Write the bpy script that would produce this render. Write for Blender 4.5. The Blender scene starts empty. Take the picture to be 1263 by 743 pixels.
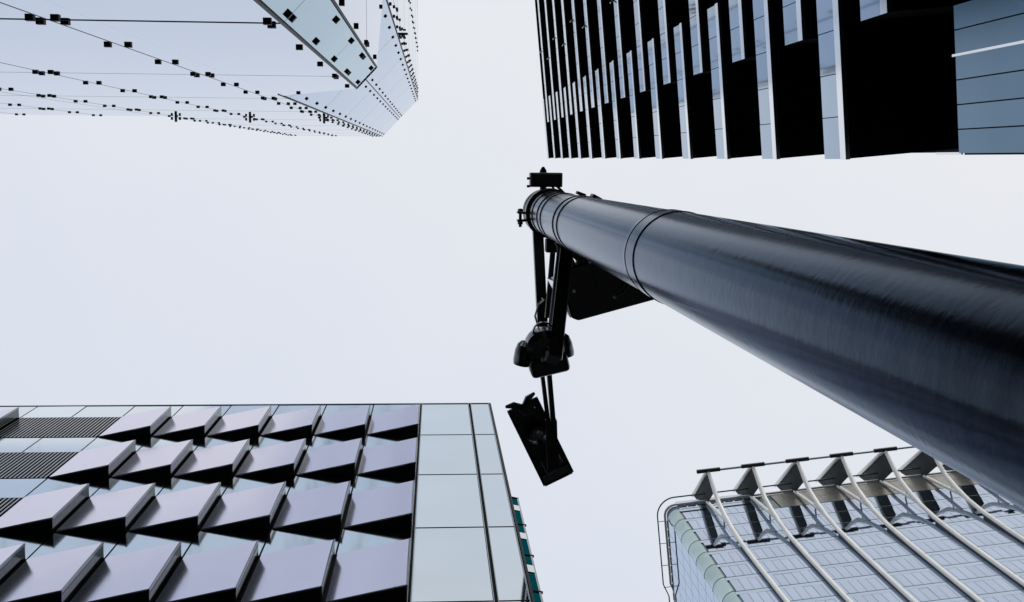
import bpy, bmesh, math, random
from mathutils import Matrix, Vector
random.seed(7)
R = math.radians
S = bpy.context.scene
COL = S.collection

# ------------------------------------------------------------------ camera
# world: X = right, Y = towards the facade with the bay windows, Z = up; the camera looks almost straight up
FPX, PW, PH = 1400.0, 1263.0, 743.0
CAM = Vector((0, 0, 1.6))
zc = Vector((538.0 - PW / 2, 195.2 - PH / 2, FPX)).normalized()     # the zenith, in (right, down, forward)
xc = Vector((0, 1, 0)).cross(zc).normalized()
yc = zc.cross(xc)
right = Vector((xc[0], yc[0], zc[0]))
down = Vector((xc[1], yc[1], zc[1]))
fwd = Vector((xc[2], yc[2], zc[2]))
cd = bpy.data.cameras.new('camera')
cam = bpy.data.objects.new('camera', cd)
COL.objects.link(cam)
mw = Matrix.Identity(4)
for i in range(3):
    mw[i][0], mw[i][1], mw[i][2], mw[i][3] = right[i], -down[i], -fwd[i], CAM[i]
cam.matrix_world = mw
cd.sensor_fit = 'HORIZONTAL'
cd.sensor_width = 36.0
cd.lens = 36.0 * FPX / PW
cd.clip_start = 0.05
cd.clip_end = 3000
S.camera = cam


def in_view(p):
    d = Vector(p) - CAM
    f = d.dot(fwd)
    if f <= 0:
        return False
    x, y = PW / 2 + FPX * d.dot(right) / f, PH / 2 + FPX * d.dot(down) / f
    return -12 < x < PW + 12 and -12 < y < PH + 12


# ------------------------------------------------------------------ sky and sun (overcast)
SUN_EL, SUN_AZ = R(36), R(-60)      # azimuth measured from +X towards +Y
sun_dir = Vector((math.cos(SUN_EL) * math.cos(SUN_AZ), math.cos(SUN_EL) * math.sin(SUN_AZ), math.sin(SUN_EL)))
w = bpy.data.worlds.new('World')
S.world = w
w.use_nodes = True
nt = w.node_tree
nt.nodes.clear()
out = nt.nodes.new('ShaderNodeOutputWorld')
mixs = nt.nodes.new('ShaderNodeMixShader')
bg1 = nt.nodes.new('ShaderNodeBackground')
bg2 = nt.nodes.new('ShaderNodeBackground')
sky = nt.nodes.new('ShaderNodeTexSky')
sky.sky_type = 'NISHITA'
sky.sun_disc = False
sky.sun_elevation = SUN_EL
sky.sun_rotation = R(90) - SUN_AZ
sky.dust_density = 4.0
nt.links.new(sky.outputs[0], bg1.inputs[0])
bg1.inputs[1].default_value = 0.08
tc = nt.nodes.new('ShaderNodeTexCoord')
dot = nt.nodes.new('ShaderNodeVectorMath')
dot.operation = 'DOT_PRODUCT'
dot.inputs[1].default_value = sun_dir
nt.links.new(tc.outputs['Generated'], dot.inputs[0])
noi = nt.nodes.new('ShaderNodeTexNoise')
noi.inputs['Scale'].default_value = 3.2
noi.inputs['Detail'].default_value = 6
noi.inputs['Roughness'].default_value = 0.55
nt.links.new(tc.outputs['Generated'], noi.inputs['Vector'])
ma = nt.nodes.new('ShaderNodeMath')
ma.operation = 'MULTIPLY_ADD'
ma.inputs[1].default_value = 0.34
nt.links.new(noi.outputs[0], ma.inputs[0])
nt.links.new(dot.outputs['Value'], ma.inputs[2])
ramp = nt.nodes.new('ShaderNodeValToRGB')
ramp.color_ramp.elements[0].position = 0.40
ramp.color_ramp.elements[0].color = (0.715, 0.765, 0.865, 1)
ramp.color_ramp.elements[1].position = 1.10
ramp.color_ramp.elements[1].color = (0.87, 0.87, 0.89, 1)
e = ramp.color_ramp.elements.new(0.62)
e.color = (0.76, 0.80, 0.88, 1)
e = ramp.color_ramp.elements.new(0.95)
e.color = (0.845, 0.855, 0.885, 1)
nt.links.new(ma.outputs[0], ramp.inputs[0])
nt.links.new(ramp.outputs[0], bg2.inputs[0])
bg2.inputs[1].default_value = 1.0
mixs.inputs[0].default_value = 0.97
nt.links.new(bg1.outputs[0], mixs.inputs[1])
nt.links.new(bg2.outputs[0], mixs.inputs[2])
nt.links.new(mixs.outputs[0], out.inputs[0])

sl = bpy.data.lights.new('sun', 'SUN')
sl.energy = 1.5
sl.angle = R(14)
sl.color = (1.0, 0.97, 0.93)
so = bpy.data.objects.new('sun', sl)
so.rotation_euler = sun_dir.to_track_quat('Z', 'Y').to_euler()
so.location = (40, -40, 160)
COL.objects.link(so)
S.view_settings.view_transform = 'Standard'
S.view_settings.look = 'None'
S.view_settings.gamma = 1
S.view_settings.exposure = 0
S.view_settings.use_curve_mapping = False
S.cycles.max_bounces = 8
S.cycles.glossy_bounces = 6
S.cycles.diffuse_bounces = 3


# ------------------------------------------------------------------ materials
def mat(name, col, rough=0.5, metal=0.0, var=0.06, scale=1.5, bump=0.0, bscale=30.0, stretch=(1, 1, 1), streak=0.0,
        spec=0.5, coat=0.0, objvar=0.0, edge=None):
    m = bpy.data.materials.new(name)
    m.use_nodes = True
    n = m.node_tree
    b = n.nodes['Principled BSDF']
    b.inputs['Roughness'].default_value = rough
    b.inputs['Metallic'].default_value = metal
    b.inputs['Specular IOR Level'].default_value = spec
    b.inputs['Coat Weight'].default_value = coat
    if edge:
        b.inputs['Specular Tint'].default_value = edge + (1,)
    b.inputs['Coat Roughness'].default_value = 0.05
    t = n.nodes.new('ShaderNodeTexCoord')
    mp = n.nodes.new('ShaderNodeMapping')
    mp.inputs['Scale'].default_value = stretch
    n.links.new(t.outputs['Object'], mp.inputs['Vector'])
    no = n.nodes.new('ShaderNodeTexNoise')
    no.inputs['Scale'].default_value = scale
    no.inputs['Detail'].default_value = 5
    n.links.new(mp.outputs[0], no.inputs['Vector'])
    r = n.nodes.new('ShaderNodeValToRGB')
    r.color_ramp.elements[0].position = 0.3
    r.color_ramp.elements[1].position = 0.7
    r.color_ramp.elements[0].color = tuple(max(0, c * (1 - var)) for c in col) + (1,)
    r.color_ramp.elements[1].color = tuple(min(1, c * (1 + var)) for c in col) + (1,)
    n.links.new(no.outputs[0], r.inputs[0])
    last = r.outputs[0]
    if objvar:
        oi = n.nodes.new('ShaderNodeObjectInfo')
        mr = n.nodes.new('ShaderNodeMapRange')
        mr.inputs['To Min'].default_value = 1 - objvar
        mr.inputs['To Max'].default_value = 1 + objvar
        n.links.new(oi.outputs['Random'], mr.inputs['Value'])
        vm = n.nodes.new('ShaderNodeVectorMath')
        vm.operation = 'SCALE'
        n.links.new(last, vm.inputs[0])
        n.links.new(mr.outputs[0], vm.inputs['Scale'])
        last = vm.outputs[0]
    n.links.new(last, b.inputs['Base Color'])
    if bump:
        nb = n.nodes.new('ShaderNodeTexNoise')
        nb.inputs['Scale'].default_value = bscale
        nb.inputs['Detail'].default_value = 3
        n.links.new(mp.outputs[0], nb.inputs['Vector'])
        bp = n.nodes.new('ShaderNodeBump')
        bp.inputs['Strength'].default_value = bump
        bp.inputs['Distance'].default_value = 0.02
        n.links.new(nb.outputs[0], bp.inputs['Height'])
        n.links.new(bp.outputs[0], b.inputs['Normal'])
    return m


M = {}
# coated facade glass: mirror-like, brighter towards grazing
M['ll_spandrel'] = mat('pale_panel_glass', (0.76, 0.84, 0.88), 0.08, 1.0, 0.03, 0.5, objvar=0.03)
M['ll_pane'] = mat('lavender_window_glass', (0.83, 0.80, 0.87), 0.16, 1.0, 0.03, 0.4, objvar=0.02, edge=(0.92, 0.90, 0.95))
M['ll_wall'] = mat('pale_wall_panel', (0.61, 0.68, 0.74), 0.03, 1.0, 0.03, 0.5, objvar=0.03, edge=(0.85, 0.9, 0.94))
M['lr_plate'] = mat('matt_dark_plate', (0.06, 0.066, 0.066), 0.9, 0.0, 0.2, 1.0, spec=0.02)
M['ll_side'] = mat('dark_grey_side_metal', (0.06, 0.075, 0.09), 0.14, 0.7, 0.10, 1.2)
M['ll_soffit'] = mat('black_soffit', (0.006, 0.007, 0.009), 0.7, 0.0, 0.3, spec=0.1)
M['ll_frame'] = mat('grey_aluminium', (0.30, 0.35, 0.38), 0.25, 0.9, 0.05)
M['dark_joint'] = mat('dark_joint', (0.018, 0.024, 0.03), 0.6, 0.0, 0.2, spec=0.2)
M['louver'] = mat('louver_metal', (0.34, 0.33, 0.32), 0.22, 1.0, 0.1, 3)
M['black_void'] = mat('black_void', (0.004, 0.004, 0.005), 0.8, 0, 0.2, spec=0.05)
M['ur_panel'] = mat('blue_panel_glass', (0.38, 0.47, 0.57), 0.05, 1.0, 0.05, 0.6, objvar=0.05)
M['ur_lip'] = mat('white_edge_trim', (0.90, 0.90, 0.90), 0.14, 1.0, 0.03, 0.8)
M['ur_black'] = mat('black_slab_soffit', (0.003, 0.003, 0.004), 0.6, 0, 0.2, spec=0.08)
M['ur_low'] = mat('steel_blue_glass', (0.13, 0.215, 0.295), 0.18, 1.0, 0.06, 0.5, objvar=0.06)
M['ul_pane'] = mat('sky_mirror_glass', (0.80, 0.82, 0.86), 0.02, 1.0, 0.02, 0.25, objvar=0.015, edge=(0.78, 0.83, 0.90))
M['ul_chamfer'] = mat('teal_mirror_glass', (0.56, 0.65, 0.69), 0.03, 1.0, 0.05, 0.3, objvar=0.03, edge=(0.70, 0.79, 0.85))
M['ul_pane2'] = mat('sky_mirror_chamfer_glass', (0.72, 0.76, 0.82), 0.02, 1.0, 0.03, 0.25, objvar=0.02, edge=(0.72, 0.79, 0.88))
M['ul_unseen_podium'] = mat('unseen_dark_podium', (0.03, 0.04, 0.055), 0.08, 1.0, 0.1, 0.4)  # unseen lower storeys, made dark to put dark stripes in the mast's reflections
M['ul_fix'] = mat('black_clamp', (0.008, 0.009, 0.011), 0.5, 0, 0.2, spec=0.2)
M['ul_joint'] = mat('grey_blue_joint', (0.03, 0.045, 0.06), 0.5, 0.0, 0.1, spec=0.2)
M['lr_pane'] = mat('blue_grey_vision_glass', (0.44, 0.52, 0.66), 0.03, 1.0, 0.05, 0.4, objvar=0.05)
M['lr_spandrel'] = mat('pale_spandrel_glass', (0.42, 0.52, 0.64), 0.06, 1.0, 0.04, 0.4, objvar=0.04)
M['lr_line'] = mat('teal_transom', (0.10, 0.16, 0.19), 0.35, 0.5, 0.1)
M['lr_green'] = mat('green_curved_glass', (0.36, 0.47, 0.47), 0.08, 1.0, 0.08, 0.6, objvar=0.08)
M['lr_rib'] = mat('off_white_rib', (0.80, 0.80, 0.76), 0.45, 0.0, 0.06, 0.8)
M['lr_dark'] = mat('dark_steel', (0.02, 0.024, 0.026), 0.5, 0.2, 0.2)
M['lr_clad'] = mat('grey_brown_cladding', (0.20, 0.195, 0.175), 0.45, 0.4, 0.14, 0.7, objvar=0.10)
M['lr_beam'] = mat('blue_grey_tube', (0.28, 0.34, 0.42), 0.4, 0.3, 0.05)
M['lr_corn'] = mat('pale_cornice', (0.72, 0.73, 0.74), 0.5, 0.0, 0.04)
M['lr_side'] = mat('pale_blue_side_glass', (0.34, 0.47, 0.64), 0.03, 1.0, 0.04, 0.3)
M['b2_glass'] = mat('teal_window_glass', (0.04, 0.09, 0.10), 0.06, 1.0, 0.1, 0.8, edge=(0.30, 0.43, 0.46))
M['b2_band'] = mat('pale_grey_band', (0.72, 0.78, 0.80), 0.25, 1.0, 0.06, 0.8)
M['pole'] = mat('black_gloss_paint', (0.012, 0.0145, 0.018), 0.17, 1.0, 0.5, 2.0, bump=0.03, bscale=6.0, stretch=(5.5, 5.5, 8), edge=(0.69, 0.76, 0.86))
M['band'] = mat('steel_strap', (0.10, 0.11, 0.12), 0.35, 0.8, 0.2, 6)
M['black'] = mat('black_powder_coat', (0.010, 0.012, 0.016), 0.3, 0.0, 0.25, 5, bump=0.05, bscale=60)
M['board'] = mat('charcoal_board', (0.03, 0.034, 0.042), 0.4, 0.0, 0.3, 8, bump=0.05, bscale=60)
M['blackgloss'] = mat('black_gloss_plastic', (0.010, 0.012, 0.016), 0.2, 0.0, 0.2, 5)
M['cable'] = mat('grey_cable', (0.05, 0.055, 0.06), 0.4, 0.0, 0.2, 10)
M['lens'] = mat('sky_lit_lens', (0.30, 0.38, 0.40), 0.15, 0.3, 0.1, 5)  # base colour lightened to stand in for sky reflected in the lens
M['brightside'] = mat('bright_aluminium', (0.85, 0.86, 0.88), 0.15, 1.0, 0.05, 5)
M['chrome'] = mat('worn_steel', (0.45, 0.46, 0.47), 0.3, 1.0, 0.1, 10)
M['asphalt'] = mat('asphalt', (0.05, 0.05, 0.052), 0.85, 0, 0.2, 2.0, bump=0.3, bscale=90)
M['pave'] = mat('paving', (0.22, 0.215, 0.21), 0.8, 0, 0.12, 1.3, bump=0.2, bscale=60)

# ------------------------------------------------------------------ mesh helpers
W = {}


def add(name, me, parent=None, mx=None, m=None):
    mx = mx or Matrix.Identity(4)
    o = bpy.data.objects.new(name, me)
    COL.objects.link(o)
    if parent is not None:
        o.parent = parent
        o.matrix_basis = W[parent].inverted() @ mx
    else:
        o.matrix_basis = mx
    W[o] = mx
    if m is not None and me is not None and not me.materials:
        me.materials.append(m)
    return o


def root(name, label, cat, mx):
    o = add(name, None, None, mx)
    o['label'] = label
    o['category'] = cat
    return o


def T(x, y, z, rz=0.0):
    return Matrix.Translation((x, y, z)) @ Matrix.Rotation(rz, 4, 'Z')


def mesh(name, verts, faces, m, smooth=False):
    me = bpy.data.meshes.new(name)
    me.from_pydata([tuple(v) for v in verts], [], faces)
    bm = bmesh.new()
    bm.from_mesh(me)
    bmesh.ops.recalc_face_normals(bm, faces=bm.faces)
    bm.to_mesh(me)
    bm.free()
    if smooth:
        for p in me.polygons:
            p.use_smooth = True
        me.set_sharp_from_angle(angle=R(28))
    me.materials.append(m)
    return me


BF = [(0, 1, 3, 2), (4, 6, 7, 5), (0, 4, 5, 1), (2, 3, 7, 6), (0, 2, 6, 4), (1, 5, 7, 3)]


def boxes(name, bl, m):
    vs, fs = [], []
    for (x0, x1, y0, y1, z0, z1) in bl:
        k = len(vs)
        vs += [(x, y, z) for x in (x0, x1) for y in (y0, y1) for z in (z0, z1)]
        fs += [tuple(k + i for i in f) for f in BF]
    return mesh(name, vs, fs, m)


def box(name, x0, x1, y0, y1, z0, z1, m, bev=0.0):
    me = boxes(name, [(x0, x1, y0, y1, z0, z1)], m)
    if bev:
        bm = bmesh.new()
        bm.from_mesh(me)
        bmesh.ops.bevel(bm, geom=bm.edges[:], offset=bev, segments=2, affect='EDGES', profile=0.5)
        bm.to_mesh(me)
        bm.free()
    return me


def prism(name, poly, z0, z1, m):
    """vertical prism over a plan polygon; z1 may be a list of heights per corner"""
    n = len(poly)
    zt = z1 if isinstance(z1, (list, tuple)) else [z1] * n
    vs = [(x, y, z0) for x, y in poly] + [(x, y, zt[i]) for i, (x, y) in enumerate(poly)]
    fs = [tuple(range(n)), tuple(range(n, 2 * n))] + [(i, (i + 1) % n, n + (i + 1) % n, n + i) for i in range(n)]
    return mesh(name, vs, fs, m)


def tube(name, pts, rad, m, n=10, rect=None, closed=False):
    """swept tube; rect=(w,h) makes a rectangular section. rad may be a list"""
    pts = [Vector(p) for p in pts]
    vs, fs = [], []
    k = len(pts)
    prev = None
    for i, p in enumerate(pts):
        a = pts[max(i - 1, 0)] if not closed else pts[(i - 1) % k]
        b = pts[min(i + 1, k - 1)] if not closed else pts[(i + 1) % k]
        d = (b - a).normalized()
        ref = Vector((0, 0, 1)) if abs(d.z) < 0.9 else Vector((0, 1, 0))
        if prev is None:
            s = d.cross(ref).normalized()
        else:
            s = (prev - d * prev.dot(d)).normalized()
        prev = s
        t = s.cross(d).normalized()
        r = rad[i] if isinstance(rad, (list, tuple)) else rad
        if rect:
            a_, b_ = rect[0] / 2, rect[1] / 2
            for q in ((-a_, -b_), (a_, -b_), (a_, b_), (-a_, b_)):
                vs.append(p + s * q[0] + t * q[1])
        else:
            for j in range(n):
                th = 2 * math.pi * j / n
                vs.append(p + s * (r * math.cos(th)) + t * (r * math.sin(th)))
    nn = 4 if rect else n
    for i in range(k - (0 if closed else 1)):
        i2 = (i + 1) % k
        for j in range(nn):
            fs.append((i * nn + j, i * nn + (j + 1) % nn, i2 * nn + (j + 1) % nn, i2 * nn + j))
    if not closed:
        fs.append(tuple(range(nn)))
        fs.append(tuple((k - 1) * nn + j for j in range(nn)))
    return mesh(name, vs, fs, m, smooth=not rect)


def lathe(name, prof, m, n=32, arc=(0, 2 * math.pi)):
    """profile of (radius, z)"""
    vs, fs = [], []
    full = abs(arc[1] - arc[0] - 2 * math.pi) < 1e-6
    cnt = n if full else n + 1
    for r, z in prof:
        for j in range(cnt):
            th = arc[0] + (arc[1] - arc[0]) * j / n
            vs.append((r * math.cos(th), r * math.sin(th), z))
    for i in range(len(prof) - 1):
        for j in range(n):
            j2 = (j + 1) % cnt
            fs.append((i * cnt + j, i * cnt + j2, (i + 1) * cnt + j2, (i + 1) * cnt + j))
    return mesh(name, vs, fs, m, smooth=True)


def aim(p0, p1):
    """matrix with origin p0 and local +Z towards p1"""
    d = (Vector(p1) - Vector(p0)).normalized()
    q = d.to_track_quat('Z', 'Y')
    return Matrix.Translation(p0) @ q.to_matrix().to_4x4()


H0 = 1.6     # heights below are given above the camera's eye, then H0 is added

# ------------------------------------------------------------------ ground
g = add('ground', boxes('ground', [(-600, 600, -600, 600, -0.5, 0.0)], M['asphalt']))
g['kind'] = 'structure'
g = add('pavement', boxes('pavement', [(-1.85, 3.6, -2.15, 3.0, 0.004, 0.13)], M['pave']))
g['kind'] = 'structure'

# ================================================================== building with bay windows (facade y = 7.3)
D = 7.3
XR, XJ, XP = 1.602, 0.992, -0.459
BAY = 1.391
TOP = 33.33 + H0
FL = 3.82
LB = root('office_building', 'pale glass office block with rows of wedge shaped bay windows and dark louvres', 'building', T(-6, D + 2.5, 0))
add('wall', boxes('wall', [(-26, XR - 0.03, D + 0.07, D + 5, 0, TOP - 0.05)], M['dark_joint']), LB)
add('coping', boxes('coping', [(-26, XR + 0.02, D - 0.03, D + 0.4, TOP + 0.003, TOP + 0.06)], M['ll_frame']), LB)
WH = 2.34       # window height
GAP = 0.035
# wedge bay window: flush at its left end, proud by PR at its right end
PR = 0.285
bw = BAY - 0.07
th = 0.04
fp_pane = mesh('pane', [(0, -0.01, 0.03), (bw, -PR, 0.03), (bw, -PR - 0.03, 0.03), (0, -0.04, 0.03),
                        (0, -0.01, WH - 0.02), (bw, -PR, WH - 0.02), (bw, -PR - 0.03, WH - 0.02), (0, -0.04, WH - 0.02)],
               [(0, 1, 2, 3), (4, 5, 6, 7), (0, 1, 5, 4), (1, 2, 6, 5), (2, 3, 7, 6), (3, 0, 4, 7)], M['ll_pane'])
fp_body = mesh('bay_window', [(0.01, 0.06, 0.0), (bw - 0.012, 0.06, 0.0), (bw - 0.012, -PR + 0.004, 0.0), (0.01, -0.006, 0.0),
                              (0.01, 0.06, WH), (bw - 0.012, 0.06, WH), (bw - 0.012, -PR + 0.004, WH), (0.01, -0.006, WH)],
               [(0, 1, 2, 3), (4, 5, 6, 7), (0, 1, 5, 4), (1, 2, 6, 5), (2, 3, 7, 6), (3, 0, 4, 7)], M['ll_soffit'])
fp_side = boxes('side_panel', [(bw - 0.01, bw + 0.014, -PR - 0.028, 0.0, 0.006, WH - 0.004)], M['ll_side'])
fp_mull = boxes('frame', [(bw + 0.0145, bw + 0.024, -PR - 0.034, -PR + 0.01, 0.0, WH),
                          (bw + 0.0145, bw + 0.022, -PR + 0.05, -PR + 0.06, 0.0, WH)], M['ll_frame'])
sp_me = boxes('spandrel_panel', [(GAP / 2, BAY - GAP / 2, -0.012, 0.02, 0.02, FL - WH - 0.02)], M['ll_spandrel'])
big_me = boxes('wall_panel', [(XP + 0.05, XJ - 0.05, D - 0.012, D + 0.02, 0.02, FL - 0.02)], M['ll_wall'])
sml_me = boxes('wall_panel', [(XJ + 0.05, XR - 0.05, D - 0.012, D + 0.02, 0.02, FL - 0.02)], M['ll_wall'])
slat_me = boxes('slat', [(-0.021, 0.021, -0.022, 0.0, 0.03, WH - 0.03)], M['louver'])
back_me = boxes('louver_panel', [(0, 2 * BAY - 0.04, 0.0, 0.05, 0.0, WH)], M['black_void'])
for f in range(7):
    z1 = TOP - f * FL
    z0 = z1 - FL
    add('wall_panel', big_me, LB, T(0, 0, z0))
    add('wall_panel', sml_me, LB, T(0, 0, z0))
    add('gasket', boxes('gasket', [(XP + 0.052, XJ - 0.052, D - 0.02, D + 0.03, z0 - 0.012, z0 + 0.012), (XJ + 0.052, XR - 0.052, D - 0.02, D + 0.03, z0 - 0.012, z0 + 0.012)], M['dark_joint']), LB)
    for b in range(14):
        x0 = XP - BAY * (b + 1)
        tilt = Matrix.Rotation(R(random.uniform(-0.12, 0.12)), 4, 'X') @ Matrix.Rotation(R(random.uniform(-0.12, 0.12)), 4, 'Z')
        add('spandrel_panel', sp_me, LB, T(x0, D, z0 + WH) @ tilt)
        if b in (6, 7):
            if b == 7:
                lp = add('louver_panel', back_me, LB, T(x0 + 0.02, D, z0))
                n = 28
                for i in range(n):
                    add('slat', slat_me, lp, T(x0 + 0.02 + (i + 0.5) * (2 * BAY - 0.04) / n, D - 0.002, z0))
            continue
        mx = T(x0 + 0.035, D, z0) 
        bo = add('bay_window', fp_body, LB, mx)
        add('pane', fp_pane, bo, mx @ Matrix.Rotation(R(random.uniform(-0.1, 0.1)), 4, 'X'))
        add('side_panel', fp_side, bo, mx)
        add('frame', fp_mull, bo, mx)
for xx, ww in ((XP + 0.012, 0.03), (XJ, 0.036), (XR - 0.012, 0.034)):
    for s in (-1, 1):
        if xx > 1.5 and s > 0:
            continue
        add('mullion', boxes('mullion', [(xx + s * ww - 0.007, xx + s * ww + 0.007, D - 0.05, D + 0.05, 0, TOP)], M['ll_frame']), LB)
add('corner_post', boxes('corner_post', [(XR - 0.016, XR + 0.03, D - 0.03, D + 0.5, 0, TOP)], M['lr_dark']), LB)
for xx, hh in ((-6.75, 0.75), (-6.95, 0.4), (-6.2, 0.35)):
    add('roof_rod', tube('roof_rod', [(xx, D + 0.12, TOP + 0.05), (xx, D + 0.12, TOP + hh)], 0.012, M['ll_frame'], 6), LB)

# ================================================================== rear building seen past its edge
yb = 16.0
a = R(12)
Bm = T(3.86, yb, 0, a)
B2 = root('apartment_block', 'teal glazed block with pale floor bands peeking past the bay window building', 'building', Bm)
topb = 52.16 + H0
add('wall', boxes('wall', [(-11, -0.0, 0.05, 8, 0, topb - 0.05)], M['lr_dark']), B2, Bm)
add('coping', boxes('coping', [(-11, 0.03, -0.05, 0.3, topb - 0.045, topb + 0.03)], M['b2_band']), B2, Bm)
bf = 3.9
for k in range(5):
    zt = topb - 0.1 - k * bf
    for (xa, xb) in ((-1.0, -0.06), (-2.05, -1.05)):
        add('window', boxes('window', [(xa, xb, 0.0, 0.04, zt - 1.15, zt - 0.03)], M['b2_glass']), B2, Bm)
        add('window', boxes('window', [(xa, xb, 0.0, 0.04, zt - bf + 0.12, zt - 1.95)], M['b2_glass']), B2, Bm)
        add('floor_band', boxes('floor_band', [(xa + 0.05, xb + 0.03, -0.03, 0.03, zt - 1.93, zt - 1.17)], M['b2_band']), B2, Bm)
    add('ledge', boxes('ledge', [(-11, 0.10, -0.035, 0.04, zt - bf - 0.02, zt - bf + 0.1)], M['lr_plate']), B2, Bm)
add('corner_post', boxes('corner_post', [(-0.055, 0.03, -0.025, 0.3, 0, topb - 0.05)], M['ll_frame']), B2, Bm)

# ================================================================== dark building with projecting floor bands
# local x runs away from the street corner, local y goes inwards
DU = 7.2
au = R(5.6)
u2 = Vector((math.cos(au), -math.sin(au), 0))
Um = Matrix.Translation(u2 * DU) @ Matrix.Rotation(R(-95.6), 4, 'Z')
UB = root('banded_tower', 'black tower with staggered projecting floor bands clad in blue glass panels', 'building', Um)
FH = 4.10
SET = 2.0
X0 = -0.67
XE = 16.0
roofz = 74.3 + H0
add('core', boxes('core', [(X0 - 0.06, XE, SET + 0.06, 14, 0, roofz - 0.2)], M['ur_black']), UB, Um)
PWD = 0.757


def band(ztop, xa, xb, panels):
    zt = ztop + H0
    zb = zt - 1.2
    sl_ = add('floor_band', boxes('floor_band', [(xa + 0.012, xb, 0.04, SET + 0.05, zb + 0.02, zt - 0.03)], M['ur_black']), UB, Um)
    add('edge_trim', boxes('edge_trim', [(xa, xb, -0.045, 0.036, zb, zb + 0.27)], M['ur_lip']), sl_, Um)
    n = panels
    for i in range(n):
        p0 = xa + i * PWD
        p1 = min(p0 + PWD, xb)
        if p1 - p0 < 0.05:
            continue
        if i > 11 and not in_view(Um @ Vector((p0, 0, zt))):
            continue
        me = pan_me if p1 - p0 > PWD - 0.01 else boxes('panel', [(0.008, p1 - p0 - 0.008, -0.012, 0.03, 0.0, 0.90)], M['ur_panel'])
        tl = Matrix.Rotation(R(random.uniform(-0.15, 0.15)), 4, 'X') @ Matrix.Rotation(R(random.uniform(-0.15, 0.15)), 4, 'Z')
        add('panel', me, sl_, Um @ T(p0, 0, zb + 0.285) @ tl)


pan_me = boxes('panel', [(0.008, PWD - 0.008, -0.012, 0.03, 0.0, 0.90)], M['ur_panel'])
for k in range(14):
    band(20.88 + FH * k, X0, 3.12, 5)
for k in range(14):
    band(18.77 + FH * k, 1.60, XE, 19)
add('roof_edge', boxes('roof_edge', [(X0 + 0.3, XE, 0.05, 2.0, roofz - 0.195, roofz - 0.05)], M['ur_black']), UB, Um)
# dark glazing between the two families, set back
# lower curtain wall
gw = 0.336
low_top = 15.4 + H0
xg = -0.587
add('podium_core', boxes('podium_core', [(xg - 0.02, XE, 0.06, SET + 0.055, 0, 13.8 + H0)], M['ur_black']), UB, Um)
add('podium_core', boxes('podium_core', [(xg - 0.02, 1.42, 0.062, SET + 0.055, 13.81 + H0, low_top - 0.03)], M['ur_black']), UB, Um)
for i in range(6):
    x0 = xg + i * gw
    h = low_top if x0 < 1.3 else 13.9 + H0
    tl = T(x0, 0, 3.0) @ Matrix.Rotation(R(random.uniform(-0.2, 0.2)), 4, 'Z')
    add('glass_panel', boxes('glass_panel', [(0.009, gw - 0.009, 0.0, 0.03, 0, h - 3.0)], M['ur_low']), UB, Um @ tl)
add('light_mullion', boxes('light_mullion', [(xg + 4 * gw - 0.02, xg + 4 * gw + 0.014, -0.04, 0.05, 3.0, low_top + 0.02)], M['ur_lip']), UB, Um)
add('recess_trim', boxes('recess_trim', [(xg - 0.015, xg + 0.02, 0.03, 0.055, low_top, low_top + 0.8)], M['ur_lip']), UB, Um)
br_me = mesh('bracket', [(0, 0, 0), (0.05, 0, 0), (-0.10, -0.15, 0.0), (-0.15, -0.15, 0.0),
                         (0, 0, 0.12), (0.05, 0, 0.12), (-0.10, -0.15, 0.1), (-0.15, -0.15, 0.1)],
             [(0, 1, 2, 3), (4, 5, 6, 7), (0, 1, 5, 4), (1, 2, 6, 5), (2, 3, 7, 6), (3, 0, 4, 7)], M['ur_lip'])
for (x, h) in ((6.05, 64.0), (5.3, 59.8), (6.05, 55.8), (5.3, 51.6), (5.3, 43.4), (6.05, 72.1), (5.3, 68.0)):
    add('bracket', br_me, UB, Um @ T(x, 0.02, h + H0 - 0.02))

# ================================================================== mirror tower with clamps
YF, XF = -2.2, -1.9                    # front plane y, right plane x
TH = 121.0 + H0                        # tall roof
LH = 65.6 + H0                         # lower block roof
XL = -15.4                             # left end of the tall part
CW = [(-5.60, YF), (XF, -6.05)]        # wide upper chamfer
CN = [(-2.54, YF), (XF, -2.88)]        # narrow lower chamfer
UT = root('mirror_tower', 'pale mirrored glass tower with chamfered corner and rows of black clamps', 'building', T(-9, -9, 0))
e_ = 0.07
core_poly = [(XL + e_, YF - e_), (CW[0][0] - 0.03, YF - e_), (XF - e_, CW[1][1] - 0.03), (XF - e_, -22), (XL + e_, -22)]
add('core', prism('core', core_poly, 0, TH - 0.02, M['ul_joint']), UT)
add('low_wing', boxes('low_wing', [(-40, XL + e_ - 0.01, -22, YF - e_, 0, LH - 0.02)], M['ul_joint']), UT)
# lower corner bay in front of the wide chamfer, with a sloping top
k_ = 0.05
zc1, zc2 = 42.4 + H0, 37.2 + H0
bay_poly = [(CW[0][0] + 0.02, YF - k_), (CN[0][0] - 0.02, YF - k_), (XF - k_, CN[1][1] - 0.02), (XF - k_, CW[1][1] + 0.02)]
add('corner_bay', prism('corner_bay', bay_poly, 0, [zc1, zc2, zc2, zc1], M['ul_joint']), UT)
MAJ = [7.07 + 12.43 * i + H0 for i in range(0, 10)]      # storey joints, every third floor
POD = [1.0, 15.5]  # levels of the unseen podium, darkened for the mast's reflections


def frame(p0, p1):
    """matrix: local x from p0 to p1 along a facade, local -y outwards"""
    d = Vector((p1[0] - p0[0], p1[1] - p0[1], 0))
    L = d.length
    d.normalize()
    yv = Vector((-d.y, d.x, 0))
    m = Matrix.Identity(4)
    for i in range(3):
        m[i][0], m[i][1], m[i][2] = d[i], yv[i], (0, 0, 1)[i]
    m[0][3], m[1][3] = p0[0], p0[1]
    return m, L


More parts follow.
